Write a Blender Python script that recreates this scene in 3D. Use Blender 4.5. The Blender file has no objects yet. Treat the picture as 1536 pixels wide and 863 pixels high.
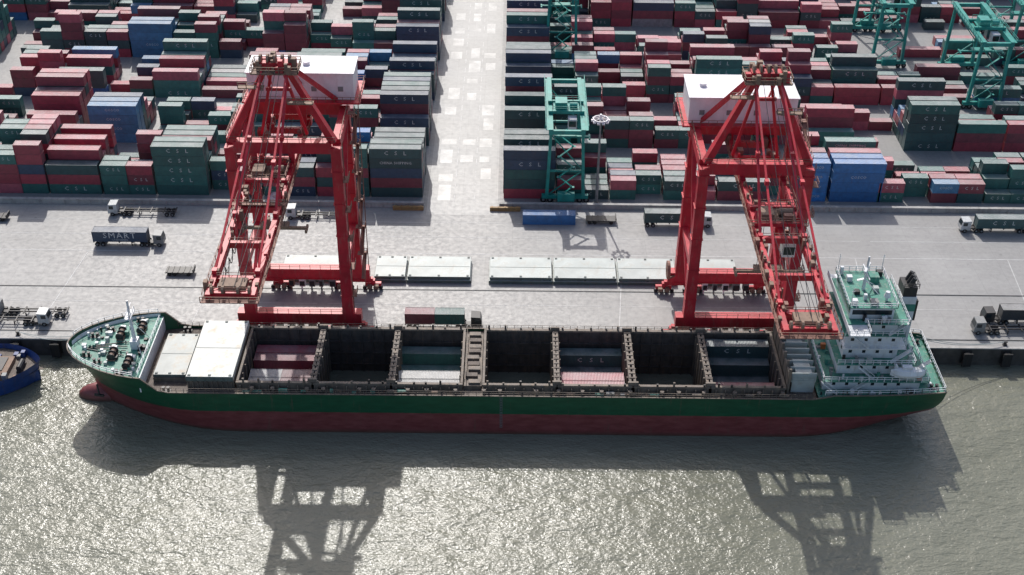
import bpy, math, random
from mathutils import Vector, Matrix
random.seed(11)
scene=bpy.context.scene
COL=scene.collection
R=math.radians
# ------------------------------------------------------------------ materials
def newmat(name):
    m=bpy.data.materials.new(name); m.use_nodes=True
    nt=m.node_tree; b=nt.nodes['Principled BSDF']
    return m,nt,b
def N(nt,t,**k):
    n=nt.nodes.new(t)
    for a,v in k.items(): setattr(n,a,v)
    return n
def mixc(nt,f,a,b,bt='MIX'):
    n=N(nt,'ShaderNodeMix',data_type='RGBA',blend_type=bt)
    for i,x in ((0,f),(6,a),(7,b)):
        if hasattr(x,'is_linked') or hasattr(x,'links'): nt.links.new(x,n.inputs[i])
        elif i==0: n.inputs[0].default_value=x
        else: n.inputs[i].default_value=(x[0],x[1],x[2],1)
    return n.outputs[2]
def noise(nt,co,scale,detail=3,rough=.55):
    n=N(nt,'ShaderNodeTexNoise'); n.inputs['Scale'].default_value=scale
    n.inputs['Detail'].default_value=detail; n.inputs['Roughness'].default_value=rough
    nt.links.new(co,n.inputs['Vector']); return n.outputs['Fac']
def mapr(nt,x,a,b,c,d):
    n=N(nt,'ShaderNodeMapRange'); nt.links.new(x,n.inputs[0])
    for i,v in enumerate((a,b,c,d)): n.inputs[i+1].default_value=v
    return n.outputs[0]
def math_(nt,op,a,b=None):
    n=N(nt,'ShaderNodeMath',operation=op)
    for i,x in enumerate((a,b)):
        if x is None: continue
        if isinstance(x,(int,float)): n.inputs[i].default_value=x
        else: nt.links.new(x,n.inputs[i])
    return n.outputs[0]
def scaled(nt,co,s):
    n=N(nt,'ShaderNodeMapping'); n.inputs['Scale'].default_value=s
    nt.links.new(co,n.inputs[0]); return n.outputs[0]
def paint(name,col,rough=.5,metal=0.,var=.25,sc=.6,dirt=(.12,.08,.05),dirtamt=.35,dsc=.5,streak=True):
    m,nt,b=newmat(name)
    co=N(nt,'ShaderNodeTexCoord').outputs['Object']
    n1=noise(nt,co,sc)
    f=mapr(nt,n1,.3,.7,1-var,1+var*.6)
    cc=N(nt,'ShaderNodeCombineColor')
    for i in range(3): nt.links.new(f,cc.inputs[i])
    c=mixc(nt,1.0,col,cc.outputs[0],'MULTIPLY')
    co2=scaled(nt,co,(1,1,.25)) if streak else co
    n2=noise(nt,co2,dsc*3,5,.65)
    f2=mapr(nt,n2,.52,.72,0,dirtamt)
    c=mixc(nt,f2,c,dirt)
    nt.links.new(c,b.inputs['Base Color'])
    b.inputs['Roughness'].default_value=rough; b.inputs['Metallic'].default_value=metal
    return m
def contmat(name,attr):
    m,nt,b=newmat(name)
    tc=N(nt,'ShaderNodeTexCoord').outputs['Object']
    geo=N(nt,'ShaderNodeNewGeometry')
    if attr:
        a=N(nt,'ShaderNodeAttribute'); a.attribute_name='tint'; base=a.outputs['Color']
    else:
        a=N(nt,'ShaderNodeObjectInfo'); base=a.outputs['Color']
    n1=noise(nt,geo.outputs['Position'],.9,4,.6)
    f=mapr(nt,n1,.3,.7,.8,1.25)
    cc=N(nt,'ShaderNodeCombineColor')
    for i in range(3): nt.links.new(f,cc.inputs[i])
    c=mixc(nt,1.0,base,cc.outputs[0],'MULTIPLY')
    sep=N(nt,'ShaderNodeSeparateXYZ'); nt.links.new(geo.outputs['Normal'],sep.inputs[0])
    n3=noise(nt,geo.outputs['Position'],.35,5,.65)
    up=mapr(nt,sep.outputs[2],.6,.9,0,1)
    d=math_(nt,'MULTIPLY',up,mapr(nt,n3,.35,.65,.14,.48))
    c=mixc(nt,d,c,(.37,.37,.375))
    c=mixc(nt,.09,c,(.27,.29,.32))
    n4=noise(nt,scaled(nt,geo.outputs['Position'],(1.6,1.6,.3)),1.5,4,.7)
    c=mixc(nt,mapr(nt,n4,.58,.75,0,.5),c,(.12,.07,.045))
    nt.links.new(c,b.inputs['Base Color'])
    b.inputs['Roughness'].default_value=.42
    w=N(nt,'ShaderNodeTexWave',wave_type='BANDS',bands_direction='X'); w.inputs['Scale'].default_value=1.1
    nt.links.new(tc,w.inputs[0])
    bp=N(nt,'ShaderNodeBump'); bp.inputs['Strength'].default_value=.7; bp.inputs['Distance'].default_value=.05
    nt.links.new(w.outputs['Fac'],bp.inputs['Height']); nt.links.new(bp.outputs[0],b.inputs['Normal'])
    return m
M_CONT=contmat('container_paint',False); M_CONTA=contmat('container_paint_mass',True)
M_WHITE=paint('white_lettering',(.62,.64,.63),.6,var=.2,dirtamt=.4)
M_RED=paint('crane_red',(.54,.02,.038),.45,var=.3,sc=.3,dirt=(.36,.15,.13),dirtamt=.55)
M_CREAM=paint('crane_walkway_ochre',(.27,.13,.095),.65,dirtamt=.6)
M_RUST=paint('rusty_machinery',(.26,.17,.12),.7,dirt=(.08,.05,.04),dirtamt=.6)
M_HOUSE=paint('machinery_house_white',(.80,.76,.78),.5,var=.08,dirt=(.5,.42,.42),dirtamt=.3)
M_DARK=paint('dark_steel',(.025,.025,.028),.5,var=.3)
M_TYRE=paint('tyre_rubber',(.018,.018,.018),.85)
M_GLASS=paint('dark_glass',(.02,.03,.035),.08,var=.1,dirtamt=.05)
M_TEAL=paint('gantry_teal',(.02,.28,.24),.45,dirt=(.06,.14,.11),dirtamt=.4)
M_SHIPW=paint('ship_white',(.72,.74,.76),.45,var=.1,dirt=(.42,.36,.30),dirtamt=.45,dsc=.3)
M_SHIPG=paint('deck_green',(.05,.24,.18),.55,var=.3,dirt=(.34,.34,.30),dirtamt=.7)
M_DECK=paint('worn_deck_brown',(.11,.085,.07),.7,var=.35,dirt=(.28,.24,.19),dirtamt=.7)
M_COAM=paint('coaming_grey_brown',(.17,.14,.115),.65,var=.35,dirt=(.33,.24,.16),dirtamt=.7)
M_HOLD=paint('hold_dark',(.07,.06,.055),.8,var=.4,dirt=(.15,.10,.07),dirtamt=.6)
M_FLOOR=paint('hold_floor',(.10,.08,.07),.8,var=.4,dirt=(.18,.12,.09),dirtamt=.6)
M_HATCH=paint('hatch_cover_pale',(.42,.465,.445),.5,var=.2,sc=.25,dirt=(.33,.30,.25),dirtamt=.6,dsc=.18,streak=False)
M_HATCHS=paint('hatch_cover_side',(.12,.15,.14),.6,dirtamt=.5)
M_TRUCKW=paint('cab_white',(.5,.52,.52),.35,dirtamt=.4)
M_GREY=paint('grey_steel',(.22,.23,.23),.5,dirtamt=.4)
M_BLUE=paint('boat_blue',(.02,.06,.22),.4,dirtamt=.4)
M_ORANGE=paint('orange_paint',(.5,.14,.04),.45,dirtamt=.3)
M_WALL=paint('wall_concrete',(.38,.37,.355),.7,var=.2,dirt=(.12,.11,.1),dirtamt=.5)
M_YEL=paint('ochre_barrier',(.33,.2,.08),.6,dirtamt=.6)
M_LINE=paint('road_paint',(.52,.52,.51),.6,var=.25,dirt=(.30,.30,.29),dirtamt=.9,streak=False)
M_PATCH=paint('pale_concrete_patch',(.47,.47,.455),.4,var=.3,sc=.3,dirt=(.31,.31,.30),dirtamt=.85,streak=False)
def hullmat():
    m,nt,b=newmat('hull_paint')
    geo=N(nt,'ShaderNodeNewGeometry'); P=geo.outputs['Position']
    sep=N(nt,'ShaderNodeSeparateXYZ'); nt.links.new(P,sep.inputs[0])
    nz=noise(nt,P,.8,4)
    z=math_(nt,'ADD',sep.outputs[2],mapr(nt,nz,.3,.7,-.06,.06))
    fac=mapr(nt,z,.88,.94,0,1)
    n1=noise(nt,scaled(nt,P,(.25,.25,.9)),1.2,5,.65)
    red=mixc(nt,mapr(nt,n1,.35,.7,0,1),(.15,.028,.03),(.24,.065,.065))
    green=mixc(nt,mapr(nt,n1,.35,.7,0,1),(.003,.065,.028),(.009,.10,.045))
    c=mixc(nt,fac,red,green)
    n2=noise(nt,scaled(nt,P,(1.2,1.2,.12)),1.0,5,.7)
    c=mixc(nt,mapr(nt,n2,.60,.74,0,.6),c,(.12,.08,.06))
    wl=mapr(nt,z,-3.9,-3.0,.7,0)
    c=mixc(nt,wl,c,(.05,.045,.03))
    nt.links.new(c,b.inputs['Base Color']); b.inputs['Roughness'].default_value=.42
    return m
M_HULL=hullmat()
def groundmat(name,base,base2,slab=(5,5),rough=.5,dark=(.14,.14,.14),streak=True):
    m,nt,b=newmat(name)
    geo=N(nt,'ShaderNodeNewGeometry'); P=geo.outputs['Position']
    n1=noise(nt,P,.05,5,.6); n2=noise(nt,P,.9,5,.7)
    c=mixc(nt,mapr(nt,n1,.35,.65,0,1),base,base2)
    c=mixc(nt,mapr(nt,n2,.4,.75,0,.3),c,dark)
    if streak:
        n3=noise(nt,scaled(nt,P,(.012,.5,1)),1.0,4,.6)
        c=mixc(nt,mapr(nt,n3,.52,.72,0,.22),c,dark)
        n5=noise(nt,scaled(nt,P,(.035,.14,1)),1.0,5,.65)
        c=mixc(nt,mapr(nt,n5,.52,.75,0,.3),c,(.42,.42,.41))
        n6=noise(nt,scaled(nt,P,(.35,.5,1)),1.0,3,.5)
        c=mixc(nt,mapr(nt,n6,.68,.76,0,.4),c,(.08,.08,.08))
    br=N(nt,'ShaderNodeTexBrick'); br.offset=0; br.inputs['Scale'].default_value=1
    br.inputs['Brick Width'].default_value=slab[0]; br.inputs['Row Height'].default_value=slab[1]
    br.inputs['Mortar Size'].default_value=.05; br.inputs['Mortar Smooth'].default_value=.4
    br.inputs['Color1'].default_value=(1,1,1,1); br.inputs['Color2'].default_value=(.94,.94,.94,1); br.inputs['Mortar'].default_value=(.82,.82,.82,1)
    nt.links.new(P,br.inputs['Vector'])
    c=mixc(nt,1.0,c,br.outputs['Color'],'MULTIPLY')
    nt.links.new(c,b.inputs['Base Color'])
    nt.links.new(mapr(nt,n2,.3,.7,rough-.08,rough+.15),b.inputs['Roughness'])
    return m
M_APRON=groundmat('quay_concrete',(.33,.325,.315),(.275,.272,.265),(6,6),.5)
M_YARD=groundmat('yard_paving',(.30,.30,.295),(.25,.25,.245),(3,3),.5,streak=False)
M_ROADC=groundmat('road_concrete',(.375,.375,.365),(.32,.32,.31),(4,3),.45,dark=(.24,.235,.23),streak=False)
M_QWALL=paint('quay_wall',(.07,.065,.06),.8,var=.4)
def watermat():
    m,nt,b=newmat('harbour_water')
    geo=N(nt,'ShaderNodeNewGeometry'); P=geo.outputs['Position']
    n1=noise(nt,P,.02,4,.6)
    c=mixc(nt,mapr(nt,n1,.35,.65,0,1),(.155,.158,.118),(.195,.198,.155))
    nt.links.new(c,b.inputs['Base Color'])
    b.inputs['Roughness'].default_value=.21; b.inputs['IOR'].default_value=1.42
    Pw=scaled(nt,P,(.72,1.2,1))
    a=noise(nt,Pw,.16,2,.5); a1=noise(nt,Pw,.55,3,.6); a2=noise(nt,Pw,1.5,3,.6)
    h=math_(nt,'ADD',math_(nt,'MULTIPLY',a,.55),math_(nt,'ADD',math_(nt,'MULTIPLY',a1,.32),math_(nt,'MULTIPLY',a2,.17)))
    bp=N(nt,'ShaderNodeBump'); bp.inputs['Strength'].default_value=1; bp.inputs['Distance'].default_value=1.0
    nt.links.new(h,bp.inputs['Height']); nt.links.new(bp.outputs[0],b.inputs['Normal'])
    return m
M_WATER=watermat()
# ------------------------------------------------------------------ mesh builder
class MB:
    def __init__(s): s.v=[];s.f=[];s.m=[]
    def add(s,vs,fs,m=0):
        o=len(s.v); s.v+=[tuple(v) for v in vs]; s.f+=[tuple(i+o for i in f) for f in fs]; s.m+=[m]*len(fs)
    def box(s,x0,x1,y0,y1,z0,z1,m=0):
        s.add([(x0,y0,z0),(x1,y0,z0),(x1,y1,z0),(x0,y1,z0),(x0,y0,z1),(x1,y0,z1),(x1,y1,z1),(x0,y1,z1)],
          [(0,3,2,1),(4,5,6,7),(0,1,5,4),(1,2,6,5),(2,3,7,6),(3,0,4,7)],m)
    def beam(s,p,q,w,h,m=0,w2=None,h2=None):
        p=Vector(p);q=Vector(q);d=(q-p).normalized()
        up=Vector((0,0,1)) if abs(d.z)<.95 else Vector((0,1,0))
        a=d.cross(up).normalized(); b=a.cross(d).normalized()
        w2=w2 or w; h2=h2 or h; vs=[]
        for c,ww,hh in ((p,w,h),(q,w2,h2)):
            for i,j in ((-1,-1),(1,-1),(1,1),(-1,1)): vs.append(c+a*i*ww/2+b*j*hh/2)
        s.add(vs,[(0,1,2,3),(7,6,5,4),(0,4,5,1),(1,5,6,2),(2,6,7,3),(3,7,4,0)],m)
    def cyl(s,p,q,r,m=0,n=10,r2=None):
        p=Vector(p);q=Vector(q);d=(q-p).normalized()
        up=Vector((0,0,1)) if abs(d.z)<.95 else Vector((0,1,0))
        a=d.cross(up).normalized(); b=a.cross(d).normalized(); r2=r if r2 is None else r2
        vs=[];
        for c,rr in ((p,r),(q,r2)):
            for i in range(n):
                t=2*math.pi*i/n; vs.append(c+a*math.cos(t)*rr+b*math.sin(t)*rr)
        fs=[(i,(i+1)%n,n+(i+1)%n,n+i) for i in range(n)]+[tuple(range(n))[::-1],tuple(range(n,2*n))]
        s.add(vs,fs,m)
    def rail(s,pts,h=1.1,step=2.0,t=.09,m=0):
        for a,b in zip(pts[:-1],pts[1:]):
            a=Vector(a);b=Vector(b);L=(b-a).length;n=max(1,int(L/step))
            for i in range(n+1):
                p=a.lerp(b,i/n); s.beam(p,p+Vector((0,0,h)),t,t,m)
            for k in (.55,1): s.beam(a+Vector((0,0,h*k)),b+Vector((0,0,h*k)),t*.9,t*.9,m)
    def mesh(s,name,mats):
        me=bpy.data.meshes.new(name); me.from_pydata(s.v,[],s.f)
        for x in mats: me.materials.append(x)
        me.polygons.foreach_set('material_index',s.m); me.update(); return me
    def obj(s,name,mats,parent=None,loc=(0,0,0),**k):
        return link(name,s.mesh(name,mats),parent,loc,**k)
def link(name,data,parent=None,loc=(0,0,0),rot=0,**k):
    o=bpy.data.objects.new(name,data); o.location=loc; o.rotation_euler=(0,0,rot)
    if parent: o.parent=parent
    for a,v in k.items(): o[a]=v
    COL.objects.link(o); return o
def empty(name,loc,label,cat,group=None,rot=0):
    o=link(name,None,None,loc,rot,label=label,category=cat)
    if group: o['group']=group
    return o
def dup(o,parent,loc=None):
    c=o.copy(); COL.objects.link(c)
    if parent: c.parent=parent
    if loc is not None: c.location=loc
    return c
def dup_tree(root,loc,rot=0):
    c=root.copy(); COL.objects.link(c); c.location=loc; c.rotation_euler=(0,0,rot)
    def rec(a,b):
        for ch in list(a.children):
            k=ch.copy(); COL.objects.link(k); k.parent=b; rec(ch,k)
    rec(root,c); return c
def textgeo(txt,size,spacing=1.0):
    cu=bpy.data.curves.new('t','FONT'); cu.body=txt; cu.size=size; cu.space_character=spacing
    cu.align_x='CENTER'; cu.align_y='CENTER'; cu.resolution_u=1
    o=bpy.data.objects.new('t',cu); COL.objects.link(o)
    bpy.context.view_layer.update()
    me=bpy.data.meshes.new_from_object(o.evaluated_get(bpy.context.evaluated_depsgraph_get()))
    vs=[tuple(v.co) for v in me.vertices]; fs=[tuple(p.vertices) for p in me.polygons]
    bpy.data.objects.remove(o); bpy.data.curves.remove(cu); bpy.data.meshes.remove(me)
    return vs,fs
# ------------------------------------------------------------------ setting
def sheet(name,x0,x1,y0,y1,z,mat,**k):
    mb=MB(); mb.add([(x0,y0,z),(x1,y0,z),(x1,y1,z),(x0,y1,z)],[(0,1,2,3)])
    return mb.obj(name,[mat],kind='structure',**k)
mb=MB()
mb.add([(-2500,0,0),(2500,0,0),(2500,4000,0),(-2500,4000,0)],[(0,1,2,3)])
mb.add([(-2500,0,0),(2500,0,0),(2500,0,-14),(-2500,0,-14)],[(0,3,2,1)],1)
mb.obj('ground',[M_APRON,M_QWALL],kind='structure')
sheet('water',-2500,2500,-2500,-.01,-4,M_WATER)
sheet('pavement',-400,400,54.5,420,.008,M_YARD)
sheet('road',-20.3,-3.6,50,420,.016,M_ROADC)
mb=MB(); mb.box(-2500,2500,.02,.7,0.0,.22); mb.obj('kerb',[M_WALL],kind='structure')
mb=MB()
for y,t in ((33.2,.22),(40.2,.16),(13.6,.14),(46.5,.13)):
    for x in range(-160,160,40):
        mb.box(x+random.uniform(0,2),x+39,y-t/2,y+t/2,.010,.022)
for x in (-97,-66,22,74,108):
    mb.beam((x,4,.016),(x+2.5,33,.016),.18,.01)
mb.obj('road_marking',[M_LINE],kind='structure')
mb=MB()
for y in range(56,210,9):
    for x0,x1 in ((-18.6,-14.6),(-13.4,-9.6),(-8.8,-5.2)):
        if random.random()<.72: mb.box(x0+random.uniform(0,.9),x1-random.uniform(0,.9),y+random.uniform(0,2),y+random.uniform(4,8),.017,.026)
mb.obj('road_patch',[M_PATCH],kind='structure')
mb=MB()
for y in range(56,210,6): 
    mb.box(-14.1,-13.9,y,y+3,.028,.036); mb.box(-9.3,-9.15,y,y+3,.028,.036)
mb.obj('lane_marking',[M_LINE],kind='structure')
for y in (3,19):
    mb=MB(); mb.box(-300,300,y-.06,y+.06,.02,.12); mb.box(-300,300,y-.28,y+.28,.004,.018,1)
    mb.obj('crane_rail',[M_DARK,M_GREY],label='steel crane rail set in the quay concrete',category='rail',group='rails along the quay')
# ------------------------------------------------------------------ containers
LET={}
def letters(txt,size,sp=1.0):
    k=(txt,size,sp)
    if k not in LET: LET[k]=textgeo(txt,size,sp)
    return LET[k]
def cont_mesh(L,txt=None,size=1.1,sp=1.6,h=2.58,sub=None):
    mb=MB(); l=L/2; w=1.215
    mb.box(-l+.07,l-.09,-w+.045,w-.045,.12,h-.05)
    for x in (-l,l-.18):
        for y in (-w,w-.16): mb.box(x,x+.18,y,y+.16,0,h)
    for y in (-w+.005,w-.105):
        mb.box(-l+.18,l-.18,y,y+.1,h-.13,h-.005); mb.box(-l+.18,l-.18,y,y+.1,.02,.17)
    for x in (-l+.005,l-.105):
        mb.box(x,x+.1,-w+.16,w-.16,h-.13,h-.005); mb.box(x,x+.1,-w+.16,w-.16,.02,.17)
    for y in (-.8,-.3,.3,.8): mb.cyl((l-.03,y,.15),(l-.03,y,h-.15),.035,2,5)
    if txt:
        for (tx,sz,sp_,zz) in [(txt,size,sp,h*.55 if not sub else h*.62)]+([(sub,.6,1.1,h*.2)] if sub else []):
            vs,fs=letters(tx,sz,sp_)
            for sgn in (-1,1):
                mb.add([(v[0]*(1 if sgn<0 else -1),sgn*(w-.02),zz+v[1]) for v in vs],fs,1)
    return mb.mesh('shipping_container',[M_CONT,M_WHITE,M_GREY])
CM={(12,0):cont_mesh(12.19),(12,1):cont_mesh(12.19,'C S L',1.45,1.7),(12,2):cont_mesh(12.19,'COSCO',1.0,1.1),
    (12,3):cont_mesh(12.19,'CHINA SHIPPING',.95,1.05),(12,4):cont_mesh(12.19,'SMART',2.1,1.2,sub='CONTAINER'),(6,0):cont_mesh(6.06),(6,1):cont_mesh(6.06,'C S L',1.1,1.4),(6,2):cont_mesh(6.06,'COSCO',.9,1.0)}
RED=(.32,.03,.05);DRED=(.20,.028,.042);PINK=(.43,.085,.115);GRN=(.018,.115,.098);GRN2=(.028,.165,.14);DGRN=(.015,.062,.062)
NAVY=(.018,.045,.09);BLUE=(.02,.15,.40);GBLUE=(.05,.18,.33);GREY=(.30,.30,.30);BLACK=(.025,.027,.03);PALE=(.46,.46,.44)
CNAME={RED:'red',DRED:'dark red',PINK:'faded red',GRN:'green',GRN2:'bright green',DGRN:'dark green',NAVY:'navy',BLUE:'blue',GBLUE:'light blue',GREY:'grey',BLACK:'black',PALE:'pale grey'}
def pickcol():
    return random.choices([RED,DRED,PINK,GRN,GRN2,DGRN,NAVY,BLUE,GBLUE,GREY],[20,18,12,19,11,14,8,.8,2,2])[0]
def place_cont(L,col,x,y,z,var=None,where='stacked in the container yard',group='containers stacked in the yard',rot=0,label=None):
    if var is None:
        r=random.random()
        if col in (GRN,GRN2,DGRN,NAVY): var=1 if r<.5 else (3 if r<.6 and L==12 else 0)
        elif col in (BLUE,GBLUE): var=2 if r<.7 else 0
        else: var=1 if r<.1 else 0
        if L==6 and var>2: var=0
    o=link('shipping_container',CM[(L,var)],None,(x,y,z),rot,category='container',group=group,
       label=label or '%s %s steel container %s'%(CNAME[col],'long' if L==12 else 'short',where))
    v=random.uniform(.75,1.25); o.color=(col[0]*v,col[1]*v,col[2]*v,1)
    return o
P=2.75
cells=[]
def gen():
    for k in range(6):
        y0=57.8+26*k
        for side in (-1,1):
            x=-21.3-6.4 if side<0 else -2.6+6.4
            first=True
            while abs(x)<(150+12*k):
                near=first; first=False
                h0=random.choice([1,2,2,3,3,4,4])
                if near: h0=5
                if side>0 and 10<x<20 : h0=random.choice([2,3])
                if side>0 and k in (2,3,4) and x>98: h0=random.choice([0,1,1,2])
                if k==0 and side<0 and x<-55: h0=random.choice([2,2,3,3])
                is40=near or random.random()<.3
                theme=random.choice([None,None,None,RED,GRN,DRED,DGRN])
                subs=[(x,12)] if is40 else [(x-3.1,6),(x+3.1,6)]
                fix=None
                if k==0 and side>0 and 76<x<90: h0=4; fix=BLUE; subs=[(x+1.2,12)]
                if k==0 and side>0 and 64<x<=76: subs=[(x-3.1,6),(x+3.9,6)]
                if k==0 and side<0 and -90<x<-76: h0=5; fix=GRN; subs=[(x,12)]
                if k==0 and side<0 and -128<x<-114: h0=5; theme=RED
                if k==1 and side<0 and -106<x<-92: fix=GBLUE; h0=4; subs=[(x+3.0,12)]
                if k==1 and side<0 and -93<x<-80: subs=[(x+3.3,6)]
                if k==3 and side<0 and -108<x<-95: fix=GBLUE; h0=4; subs=[(x,12)]
                bayfix=fix
                for xx,L in subs:
                    hs=[]
                    hx=h0; fix=bayfix
                    if k==0 and side>0 and L==6 and 70<xx<79: fix=BLUE; hx=4
                    elif L==6: hx=h0+random.choice([-1,0,0,0,1])
                    for r in range(6):
                        h=hx+random.choice([-2,-1,-1,0,0,1]) 
                        if near: h=hx-random.choice([0,0,1,1,2])
                        if fix: h=hx if r<2 else hx-random.choice([0,1,1,2])
                        if random.random()<.06 and not fix: h=0
                        hs.append(max(0,min(5,h)))
                    for r in range(6):
                        for t in range(hs[r]):
                            col=theme if theme and random.random()<.4 else pickcol()
                            if fix and r<2: col=fix
                            elif near: col=random.choice([GRN,DGRN,NAVY,NAVY,DGRN,DRED]) if t>0 else random.choice([RED,NAVY,DGRN])
                            vis=(r==0) or (t>=hs[r-1]-1)
                            cells.append((y0+1.25+r*P,xx,t,L,col,vis))
                x+=side*12.75
gen()
cells.sort(key=lambda c:(c[0],c[1],c[2]))
IND=205; n=0
stuff=MB(); tint=[]
for (y,x,t,L,col,vis) in cells:
    if vis and n<IND and abs(x)<(128+ (y-57)*.3):
        place_cont(L,col,x+random.uniform(-.08,.08),y,.02+t*2.6); n+=1
    else:
        l=(12.19 if L==12 else 6.06)/2; z=.02+t*2.6; nf=len(stuff.f)
        dx=random.uniform(-.08,.08)
        stuff.box(x-l+dx,x+l+dx,y-1.215,y+1.215,z,z+2.5)
        if vis:
            for xx in (x-l+dx-.02,x+l+dx-.14): stuff.box(xx,xx+.16,y-1.24,y-1.1,z,z+2.58)
            stuff.box(x-l+.14+dx,x+l-.14+dx,y-1.235,y-1.12,z+2.44,z+2.56)
        v=random.uniform(.75,1.25)
        tint+= [(col[0]*v,col[1]*v,col[2]*v,1)]*(len(stuff.f)-nf)
        if vis and L==12 and col in (GRN,GRN2,DGRN,NAVY,BLUE,GBLUE) and random.random()<.55:
            vs,fs=letters('C S L',1.45,1.7) if col not in (BLUE,GBLUE) else letters('COSCO',1.0,1.1)
            stuff.add([(x+dx+a[0],y-1.225,z+1.35+a[1]) for a in vs],fs,1); tint+=[(1,1,1,1)]*len(fs)
        elif vis and L==6 and col in (GRN,GRN2,DGRN) and random.random()<.4:
            vs,fs=letters('C S L',1.1,1.4)
            stuff.add([(x+dx+a[0],y-1.225,z+1.35+a[1]) for a in vs],fs,1); tint+=[(1,1,1,1)]*len(fs)
me=stuff.mesh('shipping_container',[M_CONTA,M_WHITE])
at=me.attributes.new('tint','FLOAT_COLOR','FACE')
at.data.foreach_set('color',[c for t in tint for c in t])
link('shipping_container',me,None,(0,0,0),kind='stuff',label='mass of stacked red, green and navy containers in the yard',category='container',group='containers stacked in the yard')
for x0,x1 in ((-400,-21),(-3.2,400)):
    mb=MB(); mb.box(x0,x1,53.2,53.9,0,1.15); mb.box(x0,x1,53.1,54,1.15,1.3,0)
    for i in range(int((x1-x0)/6)): mb.box(x0+i*6,x0+i*6+.35,52.95,53.2,0,1.0)
    mb.obj('yard_wall',[M_WALL],label='low grey concrete wall between quay apron and yard',category='wall',group='walls along the yard')
for x in (-1.8,-24.6):
    mb=MB(); mb.box(-3.6,3.6,-.3,.3,.0,.9); mb.box(-3.5,3.5,-.45,.45,0,.25); 
    for i in range(5): mb.box(-3.2+i*1.5,-2.9+i*1.5,-.36,.36,.25,1.0)
    mb.obj('road_barrier',[M_YEL],None,(x,52.2,0.01),label='rusty ochre barrier at the yard road entrance',category='barrier',group='barriers at the road entrance')
# ------------------------------------------------------------------ light mast
def mast(x,y,h=22.5):
    e=empty('light_mast',(x,y,0),'tall grey floodlight mast with round lamp ring beside the yard wall','lamp mast')
    mb=MB(); mb.cyl((0,0,0),(0,0,h),.38,0,12,.18); mb.box(-.8,.8,-.8,.8,0,.5); mb.obj('pole',[M_GREY],e)
    mb=MB()
    for i in range(14):
        a=2*math.pi*i/14;b=2*math.pi*(i+1)/14
        mb.beam((1.7*math.cos(a),1.7*math.sin(a),h),(1.7*math.cos(b),1.7*math.sin(b),h),.25,.3)
        if i%2==0: mb.beam((0,0,h),(1.7*math.cos(a),1.7*math.sin(a),h),.12,.12)
    mb.cyl((0,0,h-.3),(0,0,h+1.2),.3,0,8); mb.obj('lamp_ring',[M_HOUSE],e)
    l=None
    for i in range(10):
        a=2*math.pi*i/10
        if l is None:
            mb=MB(); mb.box(-.32,.32,-.3,.3,-.55,-.15); mb.box(-.27,.27,-.25,.25,-.58,-.55,1); l=mb.obj('floodlight',[M_HOUSE,M_WHITE],e)
            l.location=(1.8*math.cos(a),1.8*math.sin(a),h)
        else: dup(l,e,(1.8*math.cos(a),1.8*math.sin(a),h))
mast(19.8,55.6)
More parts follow.
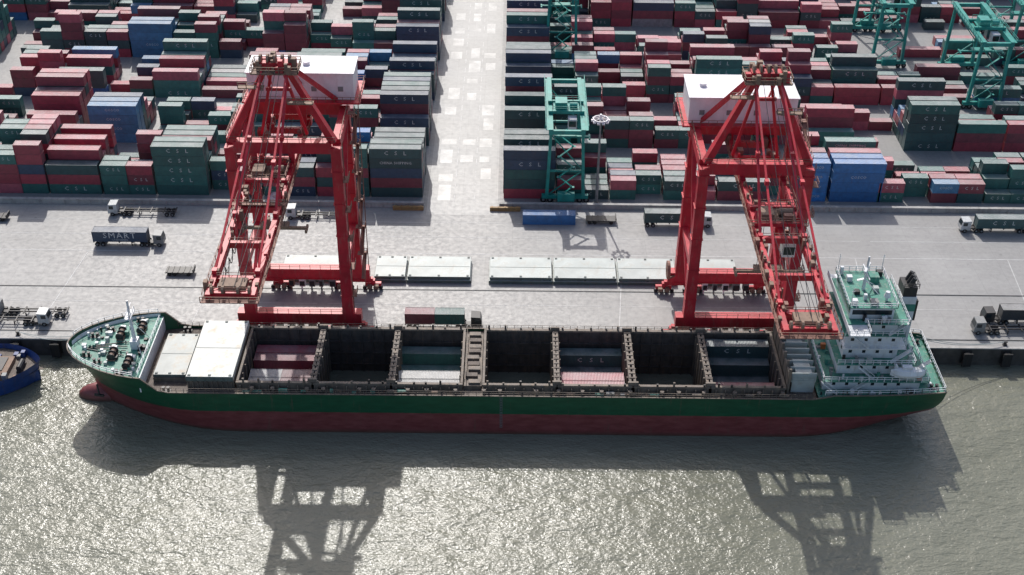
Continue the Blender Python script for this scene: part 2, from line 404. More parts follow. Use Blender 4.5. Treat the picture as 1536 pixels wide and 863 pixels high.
# ------------------------------------------------------------------ yard gantry (teal)
def rtg():
    e=empty('yard_gantry_crane',(12.3,69,0),'teal rubber-tyred gantry crane straddling container stacks','gantry crane','yard gantry cranes')
    W=4.3;S=12.6;Hh=18.5
    for sx in (-1,1):
        for sy in (-1,1):
            mb=MB(); mb.beam((sx*W,sy*S,1.9),(sx*W*.86,sy*S,Hh),.8,1.0,0,.65,.85); mb.obj('leg',[M_TEAL],e)
    for sy in (-1,1):
        mb=MB(); mb.box(-W-1.2,W+1.2,sy*S-.5,sy*S+.5,1.2,2.1); mb.beam((-W*.93,sy*S,8.5),(W*.93,sy*S,8.5),.4,.5)
        mb.beam((-W*.95,sy*S,2),(W*.9,sy*S,8.5),.25,.25); mb.beam((W*.9,sy*S,8.8),(-W*.88,sy*S,Hh-.4),.25,.25)
        mb.box(-1.8,2.2,sy*S-1.4*(-sy)-.8,sy*S-1.4*(-sy)+.8,1.4,3.4)
        mb.obj('sill_beam',[M_TEAL],e)
    for sx in (-1,1):
        mb=MB(); x=sx*W*.86
        mb.box(x-.5,x+.5,-S-1.3,S+1.3,Hh,Hh+1.4)
        mb.rail([(x+sx*1.2,-S-1,Hh+1.2),(x+sx*1.2,S+1,Hh+1.2)],1.1,2,.1); mb.box(min(x,x+sx*1.2),max(x,x+sx*1.2),-S-1,S+1,Hh+1.1,Hh+1.19)
        mb.obj('main_girder',[M_TEAL],e)
    for y in (-S-.9,S+.9):
        mb=MB(); mb.box(-W*.86,W*.86,y-.35,y+.35,Hh+.1,Hh+1.1); mb.obj('end_tie',[M_TEAL],e)
    mb=MB(); mb.box(-4.2,4.2,-3,-2.3,Hh+1.5,Hh+2.2); mb.box(-4.2,4.2,2.3,3,Hh+1.5,Hh+2.2); mb.box(-3,3,-2.3,2.3,Hh+1.6,Hh+1.9)
    mb.box(-2.6,.2,-1.8,1.5,Hh+1.9,Hh+3.7); mb.cyl((.8,-1,Hh+2.7),(2.6,-1,Hh+2.7),.7,0,10); mb.rail([(-3.3,-2.9,Hh+2.2),(3.3,-2.9,Hh+2.2),(3.3,2.9,Hh+2.2),(-3.3,2.9,Hh+2.2)],1.1,1.6,.1)
    mb.obj('trolley',[M_TEAL],e,(0,-3,0))
    mb=MB(); mb.box(-1,1,-1.1,1.1,-2.6,0); mb.box(-.85,.85,-1.13,-1.1,-2,-.5,1); mb.obj('operator_cabin',[M_HOUSE,M_GLASS],e,(1.4,-6.5,Hh+.9))
    mb=MB()
    for sx in (-1,1):
        for y in (-1,1): mb.cyl((sx*2.5,y,-6.5),(sx*2.5,y,.4),.06,1,5)
    mb.box(-6,6,-.3,.3,-7.2,-6.8); mb.box(-6,-5.6,-1.2,1.2,-7.3,-6.9); mb.box(5.6,6,-1.2,1.2,-7.3,-6.9); mb.box(-2.7,2.7,-1.1,1.1,-6.8,-6.3)
    mb.obj('spreader',[M_TEAL,M_DARK],e,(0,-3,Hh+1))
    mb=MB()
    for i in range(6):
        z=2+i*2.7; s=1 if i%2 else -1
        mb.beam((s*1.6,-S-.9,z),(-s*1.6,-S-.9,z+2.7),.7,.12); mb.box(-s*1.6-.5,-s*1.6+.5,-S-1.3,-S-.5,z+2.6,z+2.7)
    mb.obj('stairway',[M_TEAL],e)
    w=None
    for sx in (-1,1):
        for d in (-.8,.8):
            for sy in (-1,1):
                if w is None:
                    mb=MB(); mb.cyl((0,-.28,0),(0,.28,0),.72,0,14); mb.cyl((0,-.3,0),(0,.3,0),.32,1,10); w=mb.obj('wheel',[M_TYRE,M_GREY],e); w.location=(sx*W+d,sy*S,.74)
                else: dup(w,e,(sx*W+d,sy*S,.74))
    return e
r0=rtg()
for p in ((13.5,150,0),(107,147,0),(127,121,0),(146,147,0),(15,176,0),(112,173,0)): dup_tree(r0,p)
# ------------------------------------------------------------------ ship-to-shore crane
def crane(X,zt,apex,zb,outr,hz0,hz1,hx0,hx1,hy0,hy1,gx,trolleys,bo,clut):
    e=empty('quay_crane',(X,3,0),'tall red ship-to-shore gantry crane with boom lowered over the ship','harbour crane','red quay cranes')
    W=9.8;G=16
    for sx in (-1,1):
        for y in (0,G):
            mb=MB(); mb.beam((sx*W,y,5.6),(sx*W*(1 if y==0 else .98),y,zt-1),2.2,2.2,0,1.8,1.9)
            for i in range(5): 
                z=10+i*7; mb.box(sx*W-1.15,sx*W+1.15,y-1.15,y+1.15,z,z+.18)
            mb.obj('leg',[M_RED],e)
    for y in (0,G):
        mb=MB(); mb.box(-W-2.6,W+2.6,y-1.05,y+1.05,3.4,5.7); mb.box(-W-1.4,W+1.4,y-1.2,y+1.2,3.2,3.4)
        mb.rail([(-W+1.2,y-.95,5.7),(W-1.2,y-.95,5.7)],1.0,2,.08,1)
        mb.obj('sill_beam',[M_RED,M_CREAM],e)
        mb=MB(); mb.box(-W+.9,W-.9,y-.9,y+.9,zt-2.1,zt+.2); mb.rail([(-W,y-.8,zt+.2),(W,y-.8,zt+.2)],1.1,2,.09,1)
        mb.obj('upper_cross_beam',[M_RED,M_CREAM],e)
    for sx in (-1,1):
        x=sx*W
        mb=MB(); mb.box(x-.8,x+.8,1.1,G-1.1,zt-2.0,zt); mb.beam((x,1,16.5),(x,G-1,16.5),1.1,1.5)
        mb.beam((x,1,17.3),(x,G-1,zt-2.4),.8,.8); mb.beam((x,G-1,15.8),(x,1,6),.6,.6)
        mb.rail([(x+sx*.7,1,zt),(x+sx*.7,G-1,zt)],1.1,2,.09,1)
        mb.obj('side_frame_beam',[M_RED,M_CREAM],e)
    wm=None
    for sx in (-1,1):
        for y in (0,G):
            mb=MB(); cx=sx*(W)
            mb.beam((cx-3.2,y,2.6),(cx+3.2,y,2.6),.9,.9)
            mb.box(cx-.8,cx+.8,y-.6,y+.6,2.4,3.3)
            for dx in (-3.2,3.2):
                mb.beam((cx+dx-1.7,y,1.5),(cx+dx+1.7,y,1.5),.8,.7); mb.box(cx+dx-.4,cx+dx+.4,y-.5,y+.5,1.5,2.6)
                mb.box(cx+dx-1.2,cx+dx-.3,y-1.3,y-.4,.9,1.7,1); mb.box(cx+dx+.3,cx+dx+1.2,y-1.3,y-.4,.9,1.7,1)
            bg=mb.obj('bogie',[M_RED,M_RUST],e)
            for dx in (-4.9,-3.7,-2.6,-1.4,1.4,2.6,3.7,4.9):
                p=(cx+dx*.97,y,.56)
                if wm is None:
                    mb=MB(); mb.cyl((0,-.25,0),(0,.25,0),.45,0,12); mb.cyl((0,-.5,0),(0,.5,0),.2,0,8); wm=mb.obj('wheel',[M_DARK],bg,p)
                else: dup(wm,bg,p)
    for y in (0,G):
        for x in (-4.8,-2.6,-.5,1.6,3.8): 
            mb=MB(); s=random.uniform(.8,1.5); mb.box(x,x+s,y-1.0,y+.3,1.2,3.2); mb.box(x+.1,x+s-.1,y-1.15,y-1,1.5,2.6,1); mb.box(x+.2,x+.5,y-.5,y,.1,1.2)
            mb.obj('cable_box',[random.choice([M_CREAM,M_GREY,M_HOUSE]),M_DARK],e)
    ay=1.2
    for sx in (-1,1):
        mb=MB(); mb.beam((sx*(W-.3),0,zt),(sx*2.0,ay,apex-1),1.35,1.35,0,1.0,1.0)
        mb.beam((sx*(W-.8),G,zt),(sx*2.2,ay+1.5,apex-1.2),.75,.75)
        mb.obj('apex_leg',[M_RED],e)
    mb=MB()
    mb.beam((-4.2,3,zt),(-1,ay+.8,apex-1.5),.5,.5); mb.beam((4.2,3,zt),(1,ay+.8,apex-1.5),.5,.5)
    mb.beam((-2.2,ay,apex-5),(2.2,ay,apex-5),.5,.6)
    mb.obj('inner_brace',[M_RED],e)
    mb=MB(); mb.box(-4.2,4.2,-1.2,3.6,apex-1.2,apex-.95,1); mb.box(-3,3,ay-1,ay+1,apex-.95,apex+.5)
    for x in (-2.6,-1.3,0,1.3,2.6): mb.cyl((x-.2,ay,apex+.8),(x+.2,ay,apex+.8),.95,1,12)
    for i in range(20):
        x=random.uniform(-4,4);y=random.uniform(-1.2,3.4);s=random.uniform(.2,.5); mb.box(x-s,x+s,y-s,y+s,apex-1,apex+random.uniform(-.3,1.5),random.choice([0,1,1]))
    mb.rail([(-4.2,-1.2,apex-.95),(4.2,-1.2,apex-.95),(4.2,3.6,apex-.95),(-4.2,3.6,apex-.95),(-4.2,-1.2,apex-.95)],1.2,1.4,.12,1)
    mb.rail([(-6.5,-2.0,apex-3.4),(-2,-2.0,apex-3.4)],1.1,1.4,.12,1); mb.box(-6.6,-2,-2,-.6,apex-3.6,apex-3.4,1)
    mb.rail([(2,-2.0,apex-6.4),(6.5,-2.0,apex-6.4)],1.1,1.4,.12,1); mb.box(2,6.6,-2,-.6,apex-6.6,apex-6.4,1)
    mb.obj('apex_platform',[M_RED,M_RUST],e)
    y1=-outr; y2=-2.0
    def girder(mb,ya,yb):
        for sx in (-1,1):
            mb.box(sx*gx-.45,sx*gx+.45,ya,yb,zb,zb+1.6)
            x=sx*(gx+.8); mb.box(min(x-.28,x+.28),max(x-.28,x+.28),ya+.5,yb,zb+.45,zb+.53,1)
            mb.rail([(x+sx*.26,ya+.5,zb+.53),(x+sx*.26,yb,zb+.53)],1.1,2.6,.08,1)
            for i in range(int((yb-ya)/3.2)): mb.box(sx*gx-.55,sx*gx+.55,ya+.6+i*3.2,ya+.7+i*3.2,zb+.1,zb+1.5)
    mb=MB(); girder(mb,y1,y2)
    yy=[y1+1.2,y1+5.5]; 
    t=y1+16
    while t<y2-3: yy.append(t); t+=11.5
    for i,y in enumerate(yy):
        mb.box(-gx+.45,gx-.45,y-.4,y+.4,zb+.25,zb+1.35)
        mb.rail([(-gx+.5,y-.4,zb+1.35),(gx-.5,y-.4,zb+1.35)],1.0,1.6,.08,1)
    mb.beam((-gx,yy[0],zb+1.3),(gx,yy[1],zb+1.3),.3,.3); mb.beam((gx,yy[0],zb+1.2),(-gx,yy[1],zb+1.2),.3,.3)
    mb.box(-gx-1.1,gx+1.1,y1-.9,y1+.5,zb+.5,zb+.62,1); mb.rail([(-gx-1.1,y1-.9,zb+.6),(gx+1.1,y1-.9,zb+.6)],1.1,1.4,.11,1)
    for x in (-3,-1.2,1.2,3): mb.cyl((x-.2,y1+.9,zb+1.9),(x+.2,y1+.9,zb+1.9),.7,2,10)
    mb.box(-2.2,2.2,y1+1.8,y1+4.3,zb+1.2,zb+2.0,2)
    for i in range(clut):
        sx=random.choice([-1,1]); y=random.uniform(y1+2,y2-1); s=random.uniform(.1,.36); x=sx*(gx+random.uniform(-1.0,.8))
        mb.box(x-s,x+s,y-s*1.5,y+s*1.5,zb+.5,zb+1.6+random.uniform(.2,1.0),random.choice([0,1,2,2]))
    for y in (y1*.36,):
        mb.box(-gx-1.4,gx+1.4,y-.5,y+.5,zb+1.62,zb+1.72,1); mb.rail([(-gx-1.4,y-.5,zb+1.72),(gx+1.4,y-.5,zb+1.72)],1.1,1.3,.1,2)
        for s in (-1,1): mb.beam((s*gx,y,zb+1.6),(s*gx,y+1.2,zb+3.6),.4,.4); mb.beam((s*gx,y+2.4,zb+1.6),(s*gx,y+1.2,zb+3.6),.3,.3)
    mb.obj('boom',[M_RED,M_CREAM,M_RUST],e,(bo,0,0))
    mb=MB(); girder(mb,-1.7,G+12)
    for y in (2,8,14,20,27.3): mb.box(-gx+.45,gx-.45,y-.4,y+.4,zb+.2,zb+1.4)
    for sx in (-1,1):
        for y in (0,G): mb.box(sx*gx-.5,sx*gx+.5,y-.5,y+.5,zb+1.6,zt-1.9)
    for i in range(30):
        sx=random.choice([-1,1]); y=random.uniform(-1,G+10); s=random.uniform(.15,.5); x=sx*(gx+random.uniform(-1.3,.9))
        mb.box(x-s,x+s,y-s*1.5,y+s*1.5,zb+.5,zb+1.6+random.uniform(.2,1.1),random.choice([0,1]))
    mb.obj('backreach_girder',[M_RED,M_CREAM],e,(bo,0,0))
    for sx in (-1,1):
        for yt,w in ((-outr*.45,.42),(-outr*.86,.36)):
            mb=MB(); a=Vector((sx*2.2,ay,apex)); b=Vector((sx*gx+bo,yt,zb+1.8)); mb.beam(a,b,w,w*.7)
            m_=a.lerp(b,.5); mb.box(m_.x-.35,m_.x+.35,m_.y-.5,m_.y+.5,m_.z-.4,m_.z+.4); mb.box(b.x-.4,b.x+.4,b.y-.5,b.y+.5,b.z-.3,b.z+.6)
            mb.obj('forestay',[M_RED],e)
        mb=MB(); mb.beam((sx*2.2,ay,apex),(sx*gx+bo,G+10,zb+1.7),.35,.35); mb.obj('backstay',[M_RED],e)
    for x in (-1.2,.4,1.2):
        mb=MB(); mb.cyl((x,ay,apex+.8),(x*1.5+bo,y1+3,zb+2),.055,0,5); mb.obj('hoist_rope',[M_DARK],e)
        mb=MB(); mb.cyl((x*1.2,G,zb+2.4),(x*1.2,y1+1,zb+2.2),.05,0,5); mb.obj('trolley_rope',[M_DARK],e,(bo,0,0))
    mb=MB(); y=y1+4; x=-gx+.75
    while y<y2-2:
        for i in range(6):
            t0=i/6;t1=(i+1)/6; mb.cyl((x,y+3*t0,zb+.1-2.0*4*t0*(1-t0)),(x,y+3*t1,zb+.1-2.0*4*t1*(1-t1)),.08,0,5)
        y+=3
    mb.obj('festoon_cable',[M_DARK],e,(bo,0,0))
    mb=MB(); mb.box(hx0,hx1,hy0,hy1,hz0,hz1); mb.box(hx0-.25,hx1+.25,hy0-.25,hy1+.25,hz1,hz1+.25)
    for i in range(int((hx1-hx0)/2)): mb.box(hx0+i*2+.9,hx0+i*2+1.0,hy0-.05,hy0,hz0+.1,hz1-.1)
    mb.box(hx0-1.2,hx1+1.2,hy0-1.3,hy1+1.2,hz0-.35,hz0-.02,1)
    h=mb.obj('machinery_house',[M_HOUSE,M_RED],e)
    for i in range(4):
        mb=MB(); x=hx0+2+i*(hx1-hx0-5)/3; mb.box(x,x+1,hy0-.1,hy0-.055,hz0+1.8,hz0+2.8); mb.obj('louvre',[M_GREY],h)
    for i in range(2):
        mb=MB(); x=hx0+3+i*8; mb.cyl((x,(hy0+hy1)/2,hz1+.2),(x,(hy0+hy1)/2,hz1+.9),.7,0,12); mb.obj('roof_vent',[M_HOUSE],h)
    mb=MB(); mb.rail([(hx0-1.1,hy0-1.2,hz0),(hx1+1.1,hy0-1.2,hz0),(hx1+1.1,hy1+1.1,hz0),(hx0-1.1,hy1+1.1,hz0),(hx0-1.1,hy0-1.2,hz0)],1.1,1.6,.09)
    mb.obj('railing',[M_CREAM],h)
    for sx in (-1,1):
        mb=MB(); mb.beam((sx*8.6,G,zt-.2),(sx*8.6,hy1-1,hz0-.8),.6,.6); mb.box(sx*8.6-.4,sx*8.6+.4,hy0,hy1,hz0-1,hz0-.36); mb.obj('house_support',[M_RED],e)
    ty=trolleys
    mb=MB(); mb.box(-gx-.4,gx+.4,-3.2,-2.5,1.65,2.3); mb.box(-gx-.4,gx+.4,2.5,3.2,1.65,2.3); mb.box(-3.2,3.2,-2.5,2.5,1.7,2.05,1)
    mb.box(-2.8,-.6,-1.5,1.5,2.05,3.1,1); mb.cyl((.4,0,2.8),(2.8,0,2.8),.7,1,10); mb.rail([(-gx,-3.2,2.3),(gx,-3.2,2.3),(gx,3.2,2.3),(-gx,3.2,2.3)],1.1,1.4,.11,2)
    mb.box(1,2.5,-2.2,-1.2,2.05,3.3,2)
    mb.obj('trolley',[M_RED,M_RUST,M_CREAM],e,(bo,ty,zb))
    mb=MB(); mb.box(-1.1,1.1,-1.3,1.3,-3,-.3); mb.box(-.95,.95,-1.34,-1.3,-2.5,-.9,1); mb.box(-1.14,-1.1,-1.1,1.1,-2.5,-.9,1); mb.box(-.5,.5,-.5,.5,-.3,.3)
    mb.obj('operator_cabin',[M_HOUSE,M_GLASS],e,(bo+1.8,ty-4.5,zb))
    mb=MB()
    for x in (-2,2):
        for y in (-.8,.8): mb.cyl((x,y,-9),(x,y,1.8),.05,1,5)
    mb.box(-2.6,2.6,-1,1,-9.6,-9); mb.box(-6,6,-.3,.3,-10.1,-9.6); mb.box(-6.1,-5.7,-1.2,1.2,-10.3,-9.7); mb.box(5.7,6.1,-1.2,1.2,-10.3,-9.7)
    mb.obj('spreader',[M_RUST,M_DARK],e,(bo,ty,zb))
    mb=MB(); z=5.8;i=0
    x0=W+1.3
    while z<zt-2:
        a,b=(G-4.5,G+.5) if i%2==0 else (G+.5,G-4.5)
        mb.beam((x0+.5,a,z),(x0+.5,b,z+3.2),.8,.14); mb.beam((x0+.95,a,z+1.1),(x0+.95,b,z+4.3),.09,.09); mb.beam((x0+.95,a,z+.6),(x0+.95,b,z+3.8),.08,.08)
        mb.box(x0-.3,x0+1.0,b-.7,b+.7,z+3.1,z+3.2); mb.rail([(x0+1,b-.7,z+3.2),(x0+1,b+.7,z+3.2)],1.1,.7,.09)
        z+=3.2;i+=1
    for y in (G-5.2,G+1.2):
        mb.beam((x0+1,y,5.6),(x0+1,y,z),.16,.16)
    mb.obj('stairway',[M_CREAM],e)
    mb=MB()
    for k in range(5):
        z=10+k*6.5
        mb.box(W+1.0,W+2.0,-1.2,1.2,z,z+.12); mb.rail([(W+2,-1.2,z+.12),(W+2,1.2,z+.12)],1.1,.8,.09)
    for y in (-.25,.25): mb.beam((W+1.2,y,6),(W+1.2,y,zt),.08,.08)
    mb.obj('ladder',[M_CREAM],e)
    mb=MB(); mb.cyl((-W-3.1,G-2,7.2),(-W-2.5,G-2,7.2),1.9,0,18); mb.cyl((-W-3.2,G-2,7.2),(-W-2.4,G-2,7.2),.5,0,10); mb.beam((-W-2.7,G-2,5),(-W,G,5),.4,.4); mb.obj('cable_reel',[M_CREAM],e)
    return e
crane(-42.6,44.0,59.0,38.2,43.5,45.4,50.8,-8.5,11.8,14.5,22.0,3.5,-5,-2.0,45)
crane(45.3,40.5,58.0,36.2,48.6,41.0,46.3,-11.3,9.6,15.0,25.0,3.8,-15,1.3,60)
# ------------------------------------------------------------------ ship
def lerpt(t,z):
    if z<=t[0][0]: return t[0][1]
    for (a,b),(c,d) in zip(t[:-1],t[1:]):
        if z<=c: return b+(d-b)*(z-a)/(c-a)
    return t[-1][1]
STEM=[(-9,-77),(-4,-80),(0,-80.7),(5,-82.4),(9.8,-84.6)]
END=[(-9,66),(-5,72),(-3,76.5),(0,79.5),(5,80.8)]
LE=[(-9,36),(-4,29),(1,24),(5,19.5),(9.5,17)]
KS=[(-9,.95),(-4,.8),(-1,.42),(2,.22),(5,.13)]
B=10.5
def clamp(a,l=0,h=1): return max(l,min(h,a))
def hb(x,z):
    s=lerpt(STEM,z); en=lerpt(END,z); t=clamp((x-s)/lerpt(LE,z))
    p=.85-.34*clamp((z+1)/9)
    f=math.sin(math.pi/2*t)**p
    u=clamp((x-(en-24))/24); g=1-lerpt(KS,z)*u**2.4
    return B*min(f,g)
FD=7.75
def topz(x):
    t=clamp((-67.0-x)/2.0); t=t*t*(3-2*t)
    return 5.2+t*(3.2+max(0,-69-x)*.03)+ .9*clamp((x-56)/3)
e=empty('cargo_ship',(0,-12.3,-9),'long green and red container ship moored beside quay, holds open','ship')
SL=(0,0,9)
mb=MB(); Nn=90; lv=[-9,-6.5,-4.5,-3,-1.5,0,.9,2.5,4,None]
vs=[]
for i in range(Nn+1):
    u=.5-.5*math.cos(math.pi*i/Nn); 
    for j,z in enumerate(lv):
        x0=-85+165.5*u; zz=topz(x0) if z is None else z
        s=lerpt(STEM,zz); en=lerpt(END,zz); x=s+u*(en-s); vs.append((x,hb(x,zz) if i>0 else .02,zz))
nl=len(lv); nv=len(vs)
vs2=vs+[(x,-y,z) for x,y,z in vs]; fs=[]
for i in range(Nn):
    for j in range(nl-1):
        a=i*nl+j; fs.append((a,a+nl,a+nl+1,a+1)); fs.append((nv+a,nv+a+1,nv+a+nl+1,nv+a+nl))
a=Nn*nl
for j in range(nl-1): fs.append((a+j,nv+a+j,nv+a+j+1,a+j+1))
mb.add(vs2,fs)
h=mb.obj('hull',[M_HULL],e,SL)
for p in h.data.polygons: p.use_smooth=True
mb=MB()
for sy in (-1,1):
    pts=[]
    for i in range(Nn+1):
        x,y,z=vs[i*nl+nl-1]; pts.append(Vector((x,sy*(y),z+.02)))
    for p,q in zip(pts[:-1],pts[1:]): mb.beam(p,q,.28,.14)
mb.obj('gunwale',[M_COAM],e,SL)
mb=MB(); rows=10; seg=14; vv=[]
for i in range(rows+1):
    t=math.pi*i/rows
    for k in range(seg):
        a=2*math.pi*k/seg; vv.append((-79.5-5.0*math.cos(t),2.3*math.sin(t)*math.cos(a),-4.2+3.0*math.sin(t)*math.sin(a)))
ff=[(i*seg+k,i*seg+(k+1)%seg,(i+1)*seg+(k+1)%seg,(i+1)*seg+k) for i in range(rows) for k in range(seg)]
mb.add(vv,ff); o=mb.obj('bulbous_bow',[M_HULL],e,SL)
for p in o.data.polygons: p.use_smooth=True
HOLDS=[(-50.6,-37.4),(-36.3,-22.8),(-21.7,-9.4),(-4.9,8.0),(9.1,22.0),(23.3,36.4),(37.6,50.6)]
HW=8.35; CZ=6.5; DZ=4.7
mb=MB(); 
def strip(mb,x0,x1,z,inner=None,m=0,st=1.5,off=.12):
    n=max(1,int((x1-x0)/st))
    for i in range(n):
        a=x0+(x1-x0)*i/n; b=x0+(x1-x0)*(i+1)/n
        ha=max(.05,hb(a,z)-off); hbb=max(.05,hb(b,z)-off)
        if inner is None: mb.add([(a,-ha,z),(b,-hbb,z),(b,hbb,z),(a,ha,z)],[(0,1,2,3)],m)
        else:
            mb.add([(a,inner,z),(b,inner,z),(b,hbb,z),(a,ha,z)],[(0,1,2,3)],m)
            mb.add([(a,-ha,z),(b,-hbb,z),(b,-inner,z),(a,-inner,z)],[(0,1,2,3)],m)
strip(mb,-68.5,-50.6,DZ); strip(mb,-50.6,50.6,DZ,HW); strip(mb,50.6,56.9,DZ)
for (a,b),(c,d) in zip(HOLDS[:-1],HOLDS[1:]): mb.add([(b,-HW,DZ),(c,-HW,DZ),(c,HW,DZ),(b,HW,DZ)],[(0,1,2,3)])
mb.obj('main_deck',[M_DECK],e,SL)
mb=MB(); strip(mb,56.9,80.7,5.3); mb.obj('poop_deck',[M_SHIPG],e,SL)
mb=MB(); strip(mb,-83.7,-68.6,FD,st=.8); 
mb.obj('forecastle_deck',[M_SHIPG],e,SL)
mb=MB(); ww=hb(-68.5,6)-.2; mb.box(-68.7,-68.45,-ww,ww,DZ,FD-.01)
mb.obj('forecastle_bulkhead',[M_SHIPW],e,SL)
mb=MB()
for sy in (-1,1):
    for i in range(26):
        a=-83.8+i*.7; b=a+.7
        if b>-68.6: break
        z0,z1=FD,FD+.6
        mb.add([(a,sy*max(.05,hb(a,z0)-.2),z0),(b,sy*max(.05,hb(b,z0)-.2),z0),(b,sy*max(.05,hb(b,z1)-.2),z1),(a,sy*max(.05,hb(a,z1)-.2),z1)],[(0,1,2,3)])
mb.obj('bulwark',[M_SHIPW],e,SL)
for hi,(a,b) in enumerate(HOLDS):
    mb=MB()
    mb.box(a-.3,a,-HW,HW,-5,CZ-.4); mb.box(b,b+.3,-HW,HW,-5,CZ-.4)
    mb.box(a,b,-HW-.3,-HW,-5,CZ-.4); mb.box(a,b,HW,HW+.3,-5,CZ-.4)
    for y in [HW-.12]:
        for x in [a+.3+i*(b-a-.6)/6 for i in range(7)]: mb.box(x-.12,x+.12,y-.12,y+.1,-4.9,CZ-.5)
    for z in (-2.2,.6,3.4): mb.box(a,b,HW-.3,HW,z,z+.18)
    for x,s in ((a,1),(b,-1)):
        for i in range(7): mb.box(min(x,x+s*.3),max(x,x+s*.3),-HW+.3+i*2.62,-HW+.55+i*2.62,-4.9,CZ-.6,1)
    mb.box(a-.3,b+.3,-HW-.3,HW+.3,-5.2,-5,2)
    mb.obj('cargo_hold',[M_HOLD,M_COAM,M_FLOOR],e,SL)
    mb=MB()
    for y in (-HW-.35,HW+.05): mb.box(a-.45,b+.45,y-.15,y+.45,CZ-.4,CZ)
    for y,s in ((-HW-.3,-1),(HW+.3,1)):
        mb.box(a-.3,b+.3,min(y,y+s*.12),max(y,y+s*.12),DZ,CZ-.4)
        for i in range(8):
            x=a+.4+i*(b-a-.8)/7; mb.box(x-.08,x+.08,min(y,y+s*.7),max(y,y+s*.7),DZ,CZ-.45)
        for i in range(5):
            x=a+.8+i*(b-a-1.6)/4+random.uniform(-.4,.4); mb.box(x-.18,x+.18,y+s*.1-.15,y+s*.1+.15,CZ,CZ+random.choice([.3,.5,.9]),random.choice([0,1]))
    for x in (a-.45,b): mb.box(x,x+.45,-HW,HW,CZ-.4,CZ)
    mb.obj('hatch_coaming',[M_COAM,M_DARK],e,SL)
for (a,b),(c,d) in zip(HOLDS[:-1],HOLDS[1:]):
    mb=MB()
    w=c-b
    if w>2:
        mb.box(b+.6,c-.6,-HW+.3,HW-.3,DZ,CZ-.9)
        for i in range(9):
            o_=random.uniform(-.2,.6); mb.box(b+.9+o_,c-1.4+o_,-7.6+i*1.8,-6.5+i*1.8,CZ-.9,CZ-.5+.15*(i%3),i%2)
        mb.rail([(b+.8,-8,CZ),(b+.8,8,CZ)],.7,2.6,.08)
    else:
        mb.box(b+.46,c-.46,-HW,HW,CZ-.75,CZ-.5)
        for i in range(12): mb.box(b+.1,c-.1,-7.9+i*1.4,-7.5+i*1.4+random.uniform(-.1,.3),CZ-.5,CZ+.12,i%2)
        for y in (-8.6,8.3): mb.box(b-.3,c+.3,y,y+.4,CZ,CZ+.7)
    mb.obj('cross_deck',[M_COAM,M_DECK],e,SL)
for sy in (-1,1):
    mb=MB(); n=88
    for i in range(n):
        a=-66+i*(122/n); b=-66+(i+1)*(122/n)
        pa=Vector((a,sy*(hb(a,5)-.1),5.2)); pb=Vector((b,sy*(hb(b,5)-.1),5.2))
        mb.beam(pa,pa+Vector((0,0,.95)),.08,.08); 
        for z in (.5,.95): mb.beam(pa+Vector((0,0,z)),pb+Vector((0,0,z)),.06,.06)
    mb.obj('railing',[M_COAM],e,SL)
vt=None
for i in range(22):
    x=-48+i*4.7
    for sy in (-1,1):
        if vt is None:
            q=MB(); q.cyl((0,0,0),(0,0,.9),.22,0,8); q.cyl((0,0,.9),(0,0,1.25),.4,0,8); vt=q.obj('ventilator',[M_COAM],e)
            vt.location=(x,sy*9.5,DZ+9)
        else:
            dup(vt,e,(x+random.uniform(-1.2,1.2),sy*9.55,DZ+9))
random.seed(77)
for i in range(34):
    x=random.uniform(-50,52); s=random.uniform(.25,.9); q=MB(); q.box(-s,s,-.3,.3,0,random.uniform(.4,1.0))
    q.obj('deck_locker',[random.choice([M_COAM,M_SHIPG,M_DARK,M_RUST,M_GREY])],e,(x,-9.7,DZ+9))
q=MB(); x=-2
q.beam((x,-10.62,-2.4),(x,-10.62,5.2),.05,.05); q.beam((x+.4,-10.62,-2.4),(x+.4,-10.62,5.2),.05,.05)
for i in range(18): q.box(x,x+.4,-10.66,-10.58,-2.2+i*.4,-2.14+i*.4)
q.obj('rope_ladder',[M_GREY],e,SL)
def winch(x,y,z):
    w=MB(); w.cyl((0,-1.1,.8),(0,1.1,.8),.5,0,12); 
    for yy in (-1.2,0,1.2): w.cyl((0,yy-.08,.8),(0,yy+.08,.8),.8,1,12)
    w.box(-.7,.7,-1.3,1.3,0,.25); w.box(-.5,.5,1.3,2.1,.1,1.2,2)
    return w.obj('mooring_winch',[M_RUST,M_DARK,M_SHIPW],e,(x,y,z+9))
wn=winch(-75,-3.2,FD)
for p in ((-75,3.2,FD),(-71.5,-5.8,FD),(-71.5,5.2,FD),(77.5,-4,5.3),(77.5,3,5.3)): dup(wn,e,(p[0],p[1],p[2]+9))
bo=MB(); 
for dx in (-.45,.45): bo.cyl((dx,0,0),(dx,0,.8),.25,0,10); bo.cyl((dx,0,.8),(dx,0,.95),.33,0,10)
bo.box(-.9,.9,-.4,.4,0,.12); b0=bo.obj('bollard',[M_DARK],e,(-80,-3,FD+9))
for p in ((-80,3,FD),(-77.5,-5,FD),(-77.5,5,FD),(-72.5,-8.2,FD),(-72.5,8.2,FD),(-70,-1,FD),(79,-7,5.3),(79,7,5.3),(74,-8.6,5.3),(-64,-9.4,DZ),(-64,9.4,DZ)): dup(b0,e,(p[0],p[1],p[2]+9))
q=MB(); q.cyl((-71.5,0,FD),(-71.5,0,18.5),.42,0,10,.2); q.box(-72.1,-70.9,-1.6,1.6,15.2,15.35); q.beam((-71.5,-1.8,16.8),(-71.5,1.8,16.8),.14,.14); q.beam((-71.5,0,14),(-69.6,-3,FD),.12,.12); q.beam((-71.5,0,14),(-69.6,3,FD),.12,.12)
q.box(-72.2,-70.8,-.9,.9,FD,9.6); q.rail([(-72,-1.6,15.35),(-71,-1.6,15.35),(-71,1.6,15.35)],.9,1,.08)
q.obj('foremast',[M_SHIPW],e,SL)
random.seed(5)
